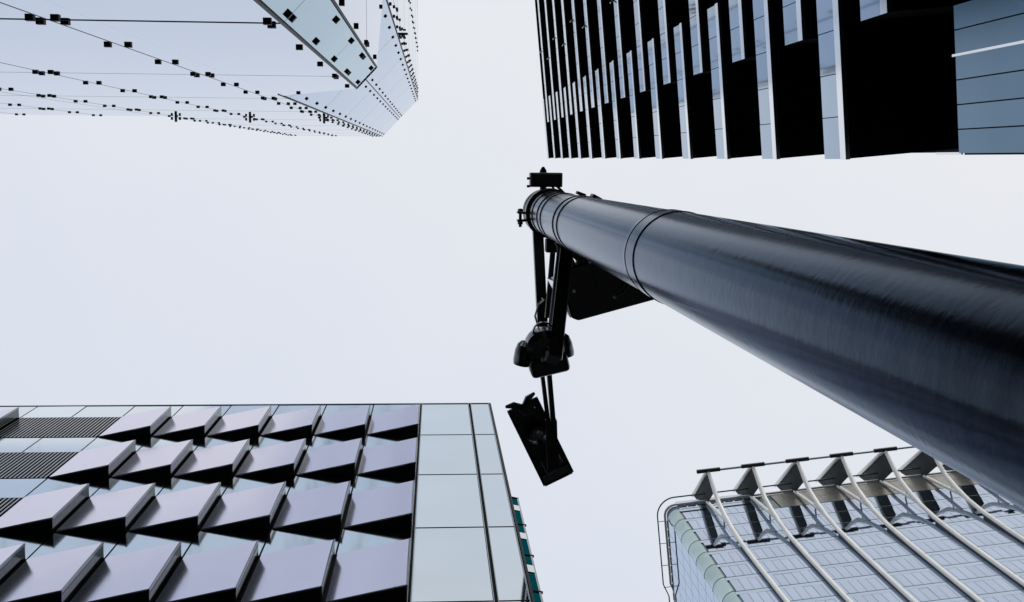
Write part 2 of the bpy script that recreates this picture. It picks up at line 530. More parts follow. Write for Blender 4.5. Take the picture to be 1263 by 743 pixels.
def skin(fm, cuts, levels, m, gap=0.03, tops=None, vgap=None):
    for a_, b_ in zip(cuts[:-1], cuts[1:]):
        for z0, z1 in zip(levels[:-1], levels[1:]):
            g2 = gap / 2
            w2 = g2 if vgap is None else vgap / 2
            if tops:                      # sloping upper edge
                za, zb = tops(a_), tops(b_)
                if z0 >= min(za, zb):
                    continue
                ta, tb = min(z1 - g2, za), min(z1 - g2, zb)
            else:
                ta = tb = z1 - g2
            vs = [(a_ + w2, 0.0, z0 + g2), (b_ - w2, 0.0, z0 + g2), (b_ - w2, 0.035, z0 + g2), (a_ + w2, 0.035, z0 + g2),
                  (a_ + w2, 0.0, ta), (b_ - w2, 0.0, tb), (b_ - w2, 0.035, tb), (a_ + w2, 0.035, ta)]
            off = Matrix.Translation((0, 0, 0))
            me = mesh('glass_panel', vs, [(0, 1, 2, 3), (4, 5, 6, 7), (0, 1, 5, 4), (1, 2, 6, 5), (2, 3, 7, 6), (3, 0, 4, 7)], m if z0 > 2 else M['ul_unseen_podium'])
            add('glass_panel', me, UT, fm @ off)


# direction of travel is chosen so that local -y points to the street
COLX = [-6.35, -10.50, -14.62]
lv_up = [zc1 - 9.0] + [z for z in MAJ if z > zc1] + [TH]
lv_up[0] = MAJ[2]
lv_lo = [H0 + 1.0] + [z for z in MAJ if z < zc1]
fm, L = frame((XL, YF), (CW[0][0], YF))      # x increases to the right; outward is... checked below
# outward must be +Y for the front: travel from right to left
fm, L = frame((CW[0][0], YF), (XL, YF))
cuts = [0] + [CW[0][0] - x for x in COLX] + [L]
skin(fm, cuts[1:], POD + MAJ[1:] + [TH], M['ul_pane'])
skin(fm, cuts[:2], [zc1] + MAJ[3:] + [TH], M['ul_pane'])
LOWL = POD + [z for z in MAJ[1:] if z < zc1] + [zc1]
skin(fm, cuts[:2], LOWL, M['ul_pane'], vgap=0.002)
FR_front = fm
fm2, L2 = frame((XL, YF), (-40, YF))
skin(fm2, [0.02, 3.35, 7.5, 11.65, 15.8, 20.0, 24.6], POD + [z for z in MAJ[1:] if z < LH - 3] + [LH], M['ul_pane'])
# corner bay, front part
fb, Lb = frame((CN[0][0], YF), (CW[0][0], YF))
skin(fb, [0.02, Lb], POD + MAJ[1:], M['ul_pane'], vgap=0.002, tops=lambda s: zc2 + (zc1 - zc2) * s / Lb)
# corner bay, right part
fr, Lr = frame((XF, CW[1][1]), (XF, CN[1][1]))
skin(fr, [0, Lr - 0.02], POD + MAJ[1:], M['ul_pane'], vgap=0.002, tops=lambda s: zc1 + (zc2 - zc1) * s / Lr)
# narrow chamfer
fn, Ln = frame((XF, CN[1][1]), CN[0])
skin(fn, [0.03, Ln - 0.03], POD + [MAJ[1], MAJ[1] + 8.3, zc2], M['ul_chamfer'])
for p, q, r_ in ((CN[0], 0.034, 0), (CN[1], 0.026, 0)):
    add('edge_trim', tube('edge_trim', [(p[0], p[1], 0), (p[0], p[1], zc2 + 0.02)], q, M['lr_dark'], 8), UT)
add('edge_trim', tube('edge_trim', [(CN[0][0], CN[0][1], zc2), (CN[1][0], CN[1][1], zc2)], 0.03, M['lr_dark'], 6), UT)
# wide chamfer
fw, Lw = frame(CW[1], CW[0])
skin(fw, [0.02, Lw / 2, Lw - 0.02], [MAJ[1], MAJ[1] + 12.43, MAJ[1] + 12.43 * 2, MAJ[4], MAJ[5], MAJ[6], MAJ[7], MAJ[8], MAJ[9], TH], M['ul_pane2'], gap=0.06)
for p in CW:
    add('edge_trim', tube('edge_trim', [(p[0], p[1], zc1 - 1.0), (p[0], p[1], TH)], 0.028, M['ul_joint'], 6), UT)
# right face
fx, Lx = frame((XF, -22), CW[1])
COLY = [-6.95, -11.1, -15.3]
cutsr = sorted([0] + [y + 22 for y in COLY] + [Lx])
skin(fx, cutsr[:-1], POD + MAJ[1:] + [TH], M['ul_pane'])
skin(fx, cutsr[-2:], [zc1] + MAJ[3:] + [TH], M['ul_pane'])
skin(fx, cutsr[-2:], LOWL, M['ul_pane'], vgap=0.002)
for z in MAJ[1:]:
    pr = 0.011 if z < 25 else 0.003
    for fmx, xa, xb, lim in ((FR_front, 0, L, TH), (fx, 0, Lx, TH), (fb, 0.04, Lb, zc2), (fr, 0, Lr - 0.04, zc2), (fm2, 0, L2, LH)):
        if z < lim:
            add('gasket', boxes('gasket', [(xa, xb, -pr, 0.03, z - 0.010, z + 0.010)], M['ul_joint']), UT, fmx)

for fmx, ss, zt_ in [(FR_front, [CW[0][0] - x for x in COLX], TH), (fx, [y + 22 for y in COLY], TH), (fm2, [3.35, 7.5, 11.65], LH)]:
    for i, s_ in enumerate(ss):
        add('joint_cap', boxes('joint_cap', [(s_ - 0.011, s_ + 0.011, -0.004, 0.03, 15.0, zt_)], M['ul_joint']), UT, fmx)

# clamps: small black boxes standing off the joints
cl_me = boxes('clamp', [(-0.066, 0.066, -0.055, -0.001, -0.06, 0.06)], M['ul_fix'])
arm_me = boxes('bracket_arm', [(-0.06, 0.06, -0.30, -0.001, -0.06, 0.06)], M['ul_fix'])
arm2_me = boxes('bracket_arm', [(-0.05, 0.05, -0.17, -0.01, -0.06, 0.06)], M['ul_fix'])
spots = []
FLO = 12.43 / 3


def column(fm, s, zlo, zhi, off=(-0.2, 0.2), double=True):
    i = 0
    while True:
        z = MAJ[0] + i * FLO
        i += 1
        if z > zhi:
            break
        if z < zlo:
            continue
        major = (i - 1) % 3 == 0
        for o in off:
            if major and double:
                spots.append(fm @ T(s + o, 0, z - 0.25))
                spots.append(fm @ T(s + o, 0, z + 0.25))
            else:
                spots.append(fm @ T(s + o, 0, z))


for x in COLX:
    column(FR_front, CW[0][0] - x, 12, TH - 0.5)
for s in (3.35, 7.5, 11.65):
    column(fm2, s, 12, LH - 0.5)
column(fb, 0.22, 12, zc2 - 0.5, (0,))
column(fb, Lb - 0.85, 40, zc1 - 1, (0,), False)
column(fr, Lr - 0.22, 12, zc2 - 0.5, (0,))
column(fr, 0.9, 40, zc1 - 1, (0,), False)
column(fn, 0.17, 12, zc2 - 0.5, (0,))
column(fn, Ln - 0.17, 12, zc2 - 0.5, (0,))
column(fw, Lw / 2, zc2 + 3, TH - 0.5, (-0.26, 0.26), False)
column(fw, Lw - 0.30, zc1 + 1, TH - 0.5, (0,), False)
column(fw, 0.30, zc1 + 1, TH - 0.5, (0,), False)
column(FR_front, 0.28, zc1 + 3, TH - 0.5, (0,), False)
column(fx, Lx - 0.28, zc1 + 3, TH - 0.5, (0,), False)
for y in COLY[:2]:
    column(fx, y + 22, 12, TH - 0.5)
column(FR_front, -XL + CW[0][0] - 0.25, LH + 1, TH - 0.5, (0,), False)
spots.sort(key=lambda m: (not in_view(m.translation), m.translation.z))
for m in spots[:300]:
    add('clamp', cl_me, UT, m)
vs, fs = [], []
for m in spots[300:]:
    k = len(vs)
    vs += [m @ v.co for v in cl_me.vertices]
    fs += [tuple(k + i for i in p.vertices) for p in cl_me.polygons]
if vs:
    o = add('far_clamps', mesh('far_clamps', vs, fs, M['ul_fix']), UT)
    o['kind'] = 'stuff'
zk = 65.8 + H0
for fmx, s in [(FR_front, CW[0][0] - x) for x in COLX] + [(fx, COLY[0] + 22), (fx, COLY[1] + 22)]:
    add('bracket_arm', arm_me, UT, fmx @ T(s, 0, zk))
    add('bracket_arm', arm2_me, UT, fmx @ T(s - 0.22, -0.02, zk))
    add('bracket_arm', arm2_me, UT, fmx @ T(s + 0.22, -0.02, zk))

# ================================================================== far tower with curved ribs
DL = 43.0
al = R(6.25)
vL = Vector((math.sin(al), math.cos(al), 0))
Lm = Matrix.Translation(vL * DL) @ Matrix.Rotation(-al, 4, 'Z')
RT = root('ribbed_tower', 'blue glass tower with white curved ribs rising past its roof and rounded green corner', 'building', Lm @ T(30, 8, 0))
UF, UC, RC = 23.4, 22.2, 1.2          # flat facade starts, left face plane, corner radius
UE = 75.0
ROOF = 127.6 + H0
FLR = 3.6
Z0 = 97.2 + H0


def cpt(a, r=RC):     # corner arc, a from 0 (left face) to 90 (front)
    return (UF - r * math.cos(a), RC - r * math.sin(a))


inn = 0.10
poly = [(UC + inn, 30)] + [cpt(R(t), RC - inn) for t in range(0, 91, 15)] + [(UE, inn), (UE, 30)]
add('core', prism('core', poly, 0, ROOF - 0.05, M['lr_line']), RT, Lm)
RIB0, RSP = 27.1, 5.2
NP = 6
pw = RSP / NP
sph = 0.75
pane_me = boxes('pane', [(0.018, pw - 0.018, 0.0, 0.04, 0.04, FLR - sph - 0.01)], M['lr_pane'])
span_me = boxes('spandrel', [(0.018, RSP - 0.018, -0.004, 0.04, 0.0, sph - 0.05)], M['lr_spandrel'])
allp = []
CLAD_U = 34.6
for f in range(-7, 9):
    z = Z0 + f * FLR
    nb = -1
    for b in range(-1, 9):
        u0 = RIB0 + b * RSP
        clad = z + 0.1 > 122.4 + H0 and u0 > 31
        if clad:
            continue
        for p in range(NP):
            uu = u0 + p * pw
            if uu < UF - 0.01:
                continue
            allp.append((uu, z))
        ua = max(u0, UF)
        if z + FLR < ROOF + 0.3:
            me = span_me if ua == u0 else boxes('spandrel', [(0.018, u0 + RSP - ua - 0.018, -0.004, 0.04, 0.0, sph - 0.05)], M['lr_spandrel'])
            add('spandrel', me, RT, Lm @ T(ua, 0, z + FLR - sph))
vis = [q for q in allp if in_view(Lm @ Vector((q[0] + 0.4, 0, q[1] + 1.5)))]
inv = set(vis)
vis.sort(key=lambda q: q[1])
rest = vis[300:] + [q for q in allp if q not in inv]
for (uu, z) in vis[:300]:
    tl = Matrix.Rotation(R(random.gauss(0, 0.12)), 4, 'X') @ Matrix.Rotation(R(random.gauss(0, 0.12)), 4, 'Z')
    add('pane', pane_me, RT, Lm @ T(uu, 0, z) @ tl)
o = add('upper_panes', boxes('upper_panes', [(uu + 0.018, uu + pw - 0.018, 0.0, 0.04, z + 0.04, z + FLR - sph - 0.01) for uu, z in rest], M['lr_pane']), RT, Lm)
o['kind'] = 'stuff'
for f in range(-7, 9):
    z = Z0 + f * FLR
    add('transom', boxes('transom', [(UF, UE, -0.022, 0.05, z - 0.04, z + 0.03)], M['lr_line']), RT, Lm)
# cladding below the roof
cz0, cz1 = 122.4 + H0, ROOF - 0.35
for i in range(20):
    u0 = CLAD_U + i * RSP / 4
    add('cladding_panel', boxes('cladding_panel', [(u0 + 0.015, u0 + RSP / 4 - 0.015, -0.03, 0.05, cz0 + 0.05, cz0 + 2.3)], M['lr_clad']), RT, Lm)
    add('cladding_panel', boxes('cladding_panel', [(u0 + 0.015, u0 + RSP / 4 - 0.015, -0.03, 0.05, cz0 + 2.34, cz1)], M['lr_clad']), RT, Lm)
# rounded corner: one curved glass per floor, with a dark ring under it
for f in range(-7, 8):
    z = Z0 + f * FLR
    vs, fs = [], []
    arc = [R(t) for t in range(0, 91, 10)]
    zt_ = min(z + FLR - 0.06, ROOF - 0.5)
    for zz in (z + 0.1, z + 0.45, zt_ - 0.3, zt_):
        for t in arc:
            rr = RC + (0.05 if zz in (z + 0.1, zt_) else 0.0)
            x, y = cpt(t, rr)
            vs.append((x, y, zz))
    n = len(arc)
    for i in range(3):
        for j in range(n - 1):
            fs.append((i * n + j, i * n + j + 1, (i + 1) * n + j + 1, (i + 1) * n + j))
    add('corner_glass', mesh('corner_glass', vs, fs, M['lr_green'], True), RT, Lm)
    pts = [cpt(t, RC + 0.045) + (z + 0.02,) for t in arc]
    add('corner_ring', tube('corner_ring', [(UF + 0.1, -0.045, z + 0.02)] + pts[::-1] + [(UC - 0.045, RC + 0.1, z + 0.02)], 0.04, M['lr_line'], 6), RT, Lm)
# left face panes
lp = []
for f in range(-2, 9):
    for i in range(16):
        lp.append((f, i))
side_pane = boxes('side_pane', [(UC, UC + 0.05, 0.02, 1.48, 0.04, FLR - 0.05)], M['lr_side'])
for f, i in lp:
    y0 = RC + 0.02 + i * 1.5
    z = Z0 + f * FLR
    if z + FLR > ROOF + 0.5 or i > 13:
        continue
    tl = Matrix.Rotation(R(random.gauss(0, 0.1)), 4, 'Y')
    add('side_pane', side_pane, RT, Lm @ T(0, y0, z))
# cornice round the roof
def cornice(name, off, z0, z1, r, m):
    pts = [(UE, -off, z0)]
    rr = RC + off
    pts += [(UF - rr * math.cos(R(t)), RC - rr * math.sin(R(t)), z0) for t in range(90, -1, -10)]
    pts += [(UC - off, 9.5, z0), (UC - off + 0.55, 11.0, z0), (UC - off + 0.6, 28, z0)]
    return tube(name, pts, 0, m, rect=(r, z1 - z0))


add('roof_rail', cornice('roof_rail', 0.95, ROOF + 0.10, ROOF + 0.22, 0.13, M['lr_dark']), RT, Lm)
add('eaves', cornice('eaves', 0.10, ROOF - 0.02, ROOF + 0.25, 0.22, M['lr_corn']), RT, Lm)
rs_me = boxes('rail_stay', [(-0.03, 0.03, -0.95, -0.1, ROOF + 0.1, ROOF + 0.16)], M['lr_dark'])
for i in range(4):
    add('rail_stay', rs_me, RT, Lm @ T(UC, RC + 0.6 + 2.7 * i, 0, R(-90)))
add('roof_slab', boxes('roof_slab', [(UC + 1.4, UE, 0.8, 28, ROOF - 0.04, ROOF + 0.4)], M['lr_corn']), RT, Lm)
add('vent_slot', boxes('vent_slot', [(UF + 0.3 + 1.1 * i, UF + 1.2 + 1.1 * i, -0.06, 0.03, ROOF - 0.95, ROOF - 0.72) for i in range(9)], M['lr_dark']), RT, Lm)
add('vent_slot', boxes('vent_slot', [(UC - 0.06, UC + 0.03, RC + 0.3 + 1.1 * i, RC + 1.2 + 1.1 * i, ROOF - 0.95, ROOF - 0.72) for i in range(9)], M['lr_dark']), RT, Lm)

# ribs: straight up the facade, then bending out over the street
RIBC = [(-0.33, 60), (-0.33, 96), (-0.36, 106), (-0.5, 112), (-0.8, 115.5), (-1.3, 118.3), (-1.9, 120.7), (-2.9, 122.6), (-3.75, 123.9), (-4.35, 124.9)]
rib_pts = [(0, y, h + H0) for y, h in RIBC]
rib_me = tube('rib', [p for p in rib_pts], [0.23, 0.23, 0.23, 0.23, 0.24, 0.26, 0.27, 0.24, 0.2, 0.18], M['lr_rib'], 12)
vs, fs = [], []
web = [(y, h) for y, h in RIBC if h <= 112]
for x in (-0.08, 0.08):
    for y, h in web:
        vs.append((x, min(y + 0.2, -0.03), h + H0))
    for y, h in web:
        vs.append((x, -0.01, h + H0))
n = len(web)
for s in range(2):
    for i in range(n - 1):
        k = s * 2 * n
        fs.append((k + i, k + i + 1, k + n + i + 1, k + n + i))
for i in range(n - 1):
    fs.append((i, i + 1, 2 * n + i + 1, 2 * n + i))
fs.append((n - 1, 2 * n - 1, 4 * n - 1, 3 * n - 1))
web_me = mesh('rib_web', vs, fs, M['lr_dark'])
# bracket plate between rib tip and roof
pl = [(-4.3, 124.9), (1.3, 134.2), (1.3, 129.0), (0.3, 127.4), (-2.6, 122.9)]
vs = [(x, y, h + H0) for x in (-0.06, 0.06) for y, h in pl]
n = len(pl)
fs = [tuple(range(n)), tuple(range(n, 2 * n))] + [(i, (i + 1) % n, n + (i + 1) % n, n + i) for i in range(n)]
plate_me = mesh('bracket_plate', vs, fs, M['lr_plate'])
flange_me = tube('flange', [(-0.16, -4.4, 125.1 + H0), (-0.16, 1.3, 134.3 + H0)], 0.2, M['lr_rib'], 10)
brace_me = tube('brace', [(0.0, -0.2, 126.8 + H0), (0.0, -0.9, 117.2 + H0)], 0.2, M['lr_rib'], 8)
brace2_me = tube('brace', [(0.0, -1.3, 119.2 + H0), (0.5, 0.0, 121.0 + H0)], 0.10, M['lr_rib'], 8)
beam_d = boxes('beam_plate', [(-1.35, 1.35, -4.75, -4.35, 124.75 + H0, 125.05 + H0)], M['lr_dark'])
beam_l = tube('beam_tube', [(1.35, -4.5, 124.9 + H0), (RSP - 1.35, -4.5, 124.9 + H0)], 0.13, M['lr_beam'], 8)
for i in range(9):
    mx = Lm @ T(RIB0 + i * RSP, 0, 0)
    rb = add('rib', rib_me, RT, mx)
    add('rib_web', web_me, rb, mx)
    add('bracket_plate', plate_me, rb, mx)
    add('flange', flange_me, rb, mx)
    add('brace', brace_me, rb, mx)
    add('brace', brace2_me, rb, mx)
    add('beam_plate', beam_d, RT, mx)
    add('beam_tube', beam_l, RT, mx)

# ================================================================== signal mast beside the camera
DP, RP = 0.95, 0.171
ca, sa = math.cos(R(20.0)), math.sin(R(20.0))


def axis(h):
    o_ = 0.0124 * (h - 1.43)
    return Vector((DP * ca - o_ * sa, DP * sa + o_ * ca, h + H0))


PT = 9.0
base = axis(-H0)
top = axis(PT)
Pm = aim(base, top)
PL = (top - base).length
SP = root('signal_mast', 'tall glossy black painted steel mast with strapped collars and two outreach arms', 'mast', Pm)


def pole_bit(name, h0, h1, r, m, lip=0.004, n=64):
    return lathe(name, [(RP - 0.02, h0), (r - lip, h0), (r, h0 + lip), (r, h1 - lip), (r - lip, h1), (RP - 0.02, h1)], m, n)


def along(h):     # distance along the mast axis for a height above the eye
    return (h + H0) / PL * PL if False else (axis(h) - base).length


def seg(h0, h1, r0, r1):
    n = 64
    rows = 60
    prof = [(r0 + (r1 - r0) * i / rows, along(h0) + (along(h1) - along(h0)) * i / rows) for i in range(rows + 1)]
    return prof


prof = [(0.0, 0.0), (0.23, 0.0), (0.23, 0.03), (RP, 0.05)] + seg(-1.5, 4.22, RP, RP) + \
    seg(4.23, PT - 0.02, RP - 0.001, RP - 0.004) + [(RP - 0.02, along(PT)), (0.0, along(PT))]
add('pole', lathe('pole', prof, M['pole'], 96), SP, Pm)
add('joint_ring', pole_bit('joint_ring', along(4.06), along(4.21), RP + 0.0022, M['pole'], 0.001), SP, Pm)
for h in (4.05, 4.22):
    add('joint_groove', pole_bit('joint_groove', along(h), along(h) + 0.006, RP + 0.0034, M['black_void'], 0.001), SP, Pm)
for h in (6.60, 6.82, 7.62, 7.86, 8.25):
    add('strap', pole_bit('strap', along(h), along(h) + 0.010, RP + 0.0025, M['black'], 0.001), SP, Pm)
    add('strap', pole_bit('strap', along(h) + 0.03, along(h) + 0.10, RP + 0.001, M['pole'], 0.001), SP, Pm)
# strap buckle
bk = axis(6.78) + Vector((math.cos(R(-62)), math.sin(R(-62)), 0)) * (RP + 0.012)
add('buckle', box('buckle', -0.03, 0.03, -0.01, 0.01, -0.06, 0.06, M['black'], 0.004), SP, T(bk.x, bk.y, bk.z, R(28)))
bk = axis(7.3) + Vector((math.cos(R(-70)), math.sin(R(-70)), 0)) * (RP + 0.012)
add('buckle', box('buckle', -0.03, 0.03, -0.01, 0.01, -0.04, 0.04, M['black'], 0.004), SP, T(bk.x, bk.y, bk.z, R(20)))
# collar at the top, with bolted ears on the street side
add('collar', pole_bit('collar', along(8.55), along(8.68), RP + 0.018, M['black'], 0.004), SP, Pm)
add('collar', pole_bit('collar', along(8.82), along(8.87), RP + 0.010, M['black'], 0.004), SP, Pm)
add('collar', pole_bit('collar', along(8.94), along(8.985), RP + 0.008, M['chrome'], 0.004), SP, Pm)


def atz(px, py, h):
    """metric point over the camera: offsets measured from the zenith"""
    d = right * (px - PW / 2) + down * (py - PH / 2) + fwd * FPX
    return CAM + d * (h / d.z)


ear = axis(8.62) + Vector((math.cos(R(172)), math.sin(R(172)), 0)) * (RP + 0.02)
for s in (-1, 1):
    add('clamp_ear', box('clamp_ear', -0.06, 0.03, -0.009, 0.009, -0.05, 0.05, M['black'], 0.004), SP, T(ear.x, ear.y + s * 0.028, ear.z, R(-4 * s)))
for dx in (-0.035,):
    add('clamp_bolt', tube('clamp_bolt', [(ear.x + dx, ear.y - 0.06, ear.z), (ear.x + dx, ear.y + 0.08, ear.z)], 0.012, M['black'], 8), SP)
for dx in (-0.035,):
    for s in (-0.045, 0.048):
        add('clamp_nut', tube('clamp_nut', [(ear.x + dx, ear.y + s - 0.012, ear.z), (ear.x + dx, ear.y + s + 0.012, ear.z)], 0.02, M['black'], 6), SP)
# upper outreach arm (horizontal, square tube)
A0 = atz(663, 279, 8.6)
A1 = atz(671.5, 452, 8.6)
A2 = atz(680, 530, 8.6)
A3 = atz(681.5, 578, 8.6)
add('arm', tube('arm', [A0, A1], 0, M['black'], rect=(0.078, 0.085)), SP)
off = Vector((0.028, 0, 0))
add('arm_bar', tube('arm_bar', [A1 - off * 0.9, A2 - off * 0.6], 0, M['black'], rect=(0.03, 0.08)), SP)
add('arm_bar', tube('arm_bar', [A1 + off * 1.1, A2 + off * 0.7], 0, M['black'], rect=(0.036, 0.08)), SP)
add('arm', tube('arm', [A2 - (A3 - A2) * 0.25, A3], 0, M['black'], rect=(0.085, 0.085)), SP)
# lower strut, descending to the camera cluster
S1 = atz(682.5, 444, 6.7)
Sx = atz(697, 310, 7.5)
S0 = S1 + (Sx - S1) * 1.3
add('strut', tube('strut', [S0, S1], 0, M['black'], rect=(0.078, 0.075)), SP)
e1 = Vector((0.047, 0, 0.0))
add('strut_highlight', tube('strut_highlight', [S0 - e1, S1 - e1], 0.009, M['chrome'], 6), SP)  # pale steel lines stand in for highlights along the strut's edges
add('strut_highlight', tube('strut_highlight', [S0 + e1, S1 + e1], 0.007, M['chrome'], 6), SP)
B0 = atz(684, 285, 8.35)
B1 = atz(675, 392, 8.35)
add('tie_bar', tube('tie_bar', [B0, B1], 0, M['black'], rect=(0.036, 0.05)), SP)
add('tie_shoe', box('tie_shoe', -0.05, 0.05, -0.05, 0.05, -0.05, 0.05, M['black'], 0.01), SP, T(*(atz(681, 303, 8.3))))

# ---- detector box on the mast head
dx = atz(673, 222, 8.75)
DB = root('detector_box', 'small black detector box on a stub bracket at the mast head', 'box', T(dx.x, dx.y, dx.z))
add('housing', box('housing', -0.125, 0.125, -0.055, 0.055, -0.06, 0.06, M['blackgloss'], 0.008), DB, W[DB])
add('lid', box('lid', -0.115, 0.115, -0.045, 0.045, -0.068, -0.0605, M['black'], 0.003), DB, W[DB])
add('stub', tube('stub', [dx + Vector((-0.02, 0.04, -0.02)), dx + Vector((-0.02, 0.15, -0.02))], 0.026, M['black'], 8), DB)
add('finial', tube('finial', [dx + Vector((-0.02, -0.05, 0)), dx + Vector((-0.02, -0.075, 0)), dx + Vector((-0.02, -0.10, 0))], [0.03, 0.024, 0.008], M['black'], 8), DB)
for yy in (-0.01, 0.05):
    add('gland', tube('gland', [dx + Vector((-0.12, yy, 0)), dx + Vector((-0.145, yy, 0))], 0.010, M['black'], 8), DB)
add('cable', tube('cable', [dx + Vector((0.09, 0.05, 0)), dx + Vector((0.14, 0.10, -0.03)), dx + Vector((0.18, 0.15, -0.1)), axis(8.35) + Vector((0.1, -0.15, 0))], 0.010, M['cable'], 8), DB)
add('cable', tube('cable', [dx + Vector((0.05, 0.05, 0)), dx + Vector((0.10, 0.12, -0.04)), axis(8.45) + Vector((0.07, -0.16, 0))], 0.008, M['cable'], 8), DB)

# ---- hooded signal cluster hung under the arm
c = atz(671, 432, 6.92)
HC = root('hooded_signal', 'round black signal with two side hoods at the end of the sloping strut', 'signal', T(c.x, c.y, c.z))
mxh = W[HC]
add('body', lathe('body', [(0.0, -0.14), (0.08, -0.135), (0.118, -0.10), (0.128, -0.02), (0.122, 0.05), (0.10, 0.09), (0.05, 0.11), (0.0, 0.115)], M['blackgloss'], 28), HC, mxh @ T(0.0, -0.02, 0.0))
add('housing', box('housing', -0.115, 0.125, 0.02, 0.135, -0.16, 0.08, M['black'], 0.025), HC, mxh @ Matrix.Rotation(R(-13), 4, 'Z'))
add('collar', lathe('collar', [(0.062, -0.01), (0.07, -0.01), (0.07, 0.03), (0.062, 0.03)], M['blackgloss'], 20), HC, mxh @ T(-0.01, -0.115, -0.06))
def hood(dx_, dy_, rz, k):
    """rounded hood, closed at the back, open towards the street side"""
    prof = [(0.0, -0.075), (0.03, -0.072), (0.052, -0.05), (0.062, -0.01), (0.062, 0.05), (0.056, 0.075), (0.050, 0.072), (0.055, 0.045), (0.052, 0.0)]
    me = lathe('hood', [(r * k, z * k) for r, z in prof], M['blackgloss'], 24)
    hm = mxh @ T(dx_, dy_, -0.01, rz) @ Matrix.Rotation(R(-90), 4, 'X') @ Matrix.Diagonal((0.9, 1.5, 1.0, 1.0))
    h_ = add('hood', me, HC, hm)
    add('lens', lathe('lens', [(0.0, 0.062 * k), (0.025 * k, 0.058 * k), (0.049 * k, 0.05 * k)], M['lens'], 20), h_, hm)


hood(-0.128, 0.015, R(10), 1.0)
hood(0.122, -0.035, R(-14), 0.95)
add('mount', box('mount', -0.03, 0.06, -0.04, 0.06, -0.17, -0.1, M['black'], 0.01), HC, mxh)
add('cable', tube('cable', [c + Vector((-0.03, -0.12, 0)), c + Vector((-0.05, -0.2, 0.1)), c + Vector((-0.01, -0.25, 0.3)), c + Vector((0.05, -0.24, 0.6)), c + Vector((0.08, -0.2, 1.0))], 0.006, M['cable'], 6), HC)
add('bolt', tube('bolt', [c + Vector((-0.02, 0.03, -0.14)), c + Vector((-0.02, 0.03, -0.17))], 0.016, M['chrome'], 8), HC)

# ---- long signal board at the arm's end (lies nearly flat, seen from underneath)
p_tl, p_tr, p_br, p_bl = (atz(625, 507, 8.86), atz(663, 490, 8.86), atz(706, 581, 8.80), atz(672, 600, 8.80))
ctr = (p_tl + p_tr + p_br + p_bl) / 4
ax = ((p_br - p_tr) + (p_bl - p_tl)).normalized()
bx_ = ((p_tr - p_tl) + (p_br - p_bl))
bx_ = (bx_ - ax * bx_.dot(ax)).normalized()
nz = ax.cross(bx_).normalized()
if nz.z > 0:
    nz = -nz                       # points to the ground
    bx_ = -bx_
mb = Matrix.Identity(4)
for i in range(3):
    mb[i][0], mb[i][1], mb[i][2], mb[i][3] = ax[i], nz.cross(ax)[i], nz[i], ctr[i]
LX = ((p_br - p_tr).length + (p_bl - p_tl).length) / 4
LY = ((p_tr - p_tl).length + (p_br - p_bl).length) / 4 * 0.97
SB = root('signal_board', 'long black signal head with backboard bolted under the arm end', 'signal', mb)
add('backboard', box('backboard', -LX, LX, -LY, LY, -0.03, -0.005, M['board'], 0.004), SB, mb)
add('rim', boxes('rim', [(-LX, LX, -LY - 0.008, -LY + 0.004, -0.035, 0.02), (-LX, LX, LY - 0.004, LY + 0.008, -0.035, 0.02), (LX - 0.004, LX + 0.008, -LY + 0.005, LY - 0.005, -0.035, 0.02)], M['blackgloss']), SB, mb)
add('housing', box('housing', -LX * 0.25, LX * 0.7, -LY * 0.62, LY * 0.62, 0.0, 0.055, M['board'], 0.015), SB, mb)
add('end_plate', box('end_plate', LX * 0.76, LX * 0.97, -LY * 0.95, LY * 0.95, -0.004, 0.016, M['band'], 0.004), SB, mb)
add('terminal_box', box('terminal_box', LX * 0.38, LX * 0.72, -LY * 0.5, LY * 0.32, 0.056, 0.13, M['board'], 0.01), SB, mb)
sgn = 1
lens_m = mb @ T(-LX * 0.08, LY * 0.05, 0.03) @ Matrix.Rotation(R(-42), 4, 'Y')
vz = lathe('visor', [(0.085, 0.0), (0.09, 0.09), (0.083, 0.09), (0.078, 0.0)], M['blackgloss'], 28)
vo = add('visor', vz, SB, lens_m @ T(0, 0, 0.04))
add('lens', lathe('lens', [(0.0, 0.06), (0.04, 0.055), (0.077, 0.03)], M['lens'], 24), vo, lens_m @ T(0, 0, 0.03))
vo = add('visor', lathe('visor', [(0.085, 0.0), (0.09, 0.05), (0.083, 0.05), (0.078, 0.0)], M['blackgloss'], 28, arc=(R(60), R(300))), SB, mb @ T(-LX * 0.36, LY * 0.05, 0.0))
for (xx, yy, r1) in ((-0.93, -0.55, 0), (-0.93, 0.55, 0)):
    pass
# wing bracket at the far end
vs = [(-0.09, 0, -0.01), (-0.05, -0.03, -0.01), (0.0, -0.012, -0.01), (0.09, -0.05, -0.01), (0.12, -0.04, -0.01), (0.03, 0.02, -0.01), (-0.02, 0.025, -0.01), (-0.07, 0.02, -0.01)]
for s in (-1, 1):
    q0 = mb @ Vector((-LX * 0.95, s * LY * 0.05, 0.03))
    q1 = mb @ Vector((-LX * 1.08, s * LY * 0.5, 0.05))
    q2 = mb @ Vector((-LX * 1.12, s * LY * 1.0, 0.03))
    add('wing_bracket', tube('wing_bracket', [q0, q1, q2], [0.02, 0.028, 0.012], M['black'], 8), SB)
for (xa, ya, xb, yb_) in ((-0.9, -0.35, -0.62, 0.05), (-0.82, 0.6, -0.78, 0.66), (0.3, 0.62, 0.66, 0.68), (0.68, 0.25, 0.78, 0.3), (-0.02, -0.55, 0.06, -0.4)):
    add('clip', tube('clip', [mb @ Vector((xa * LX, ya * LY, 0.02)), mb @ Vector(((xa + xb) / 2 * LX, (ya + yb_) / 2 * LY, 0.045)), mb @ Vector((xb * LX, yb_ * LY, 0.02))], 0.006, M['chrome'], 6), SB)
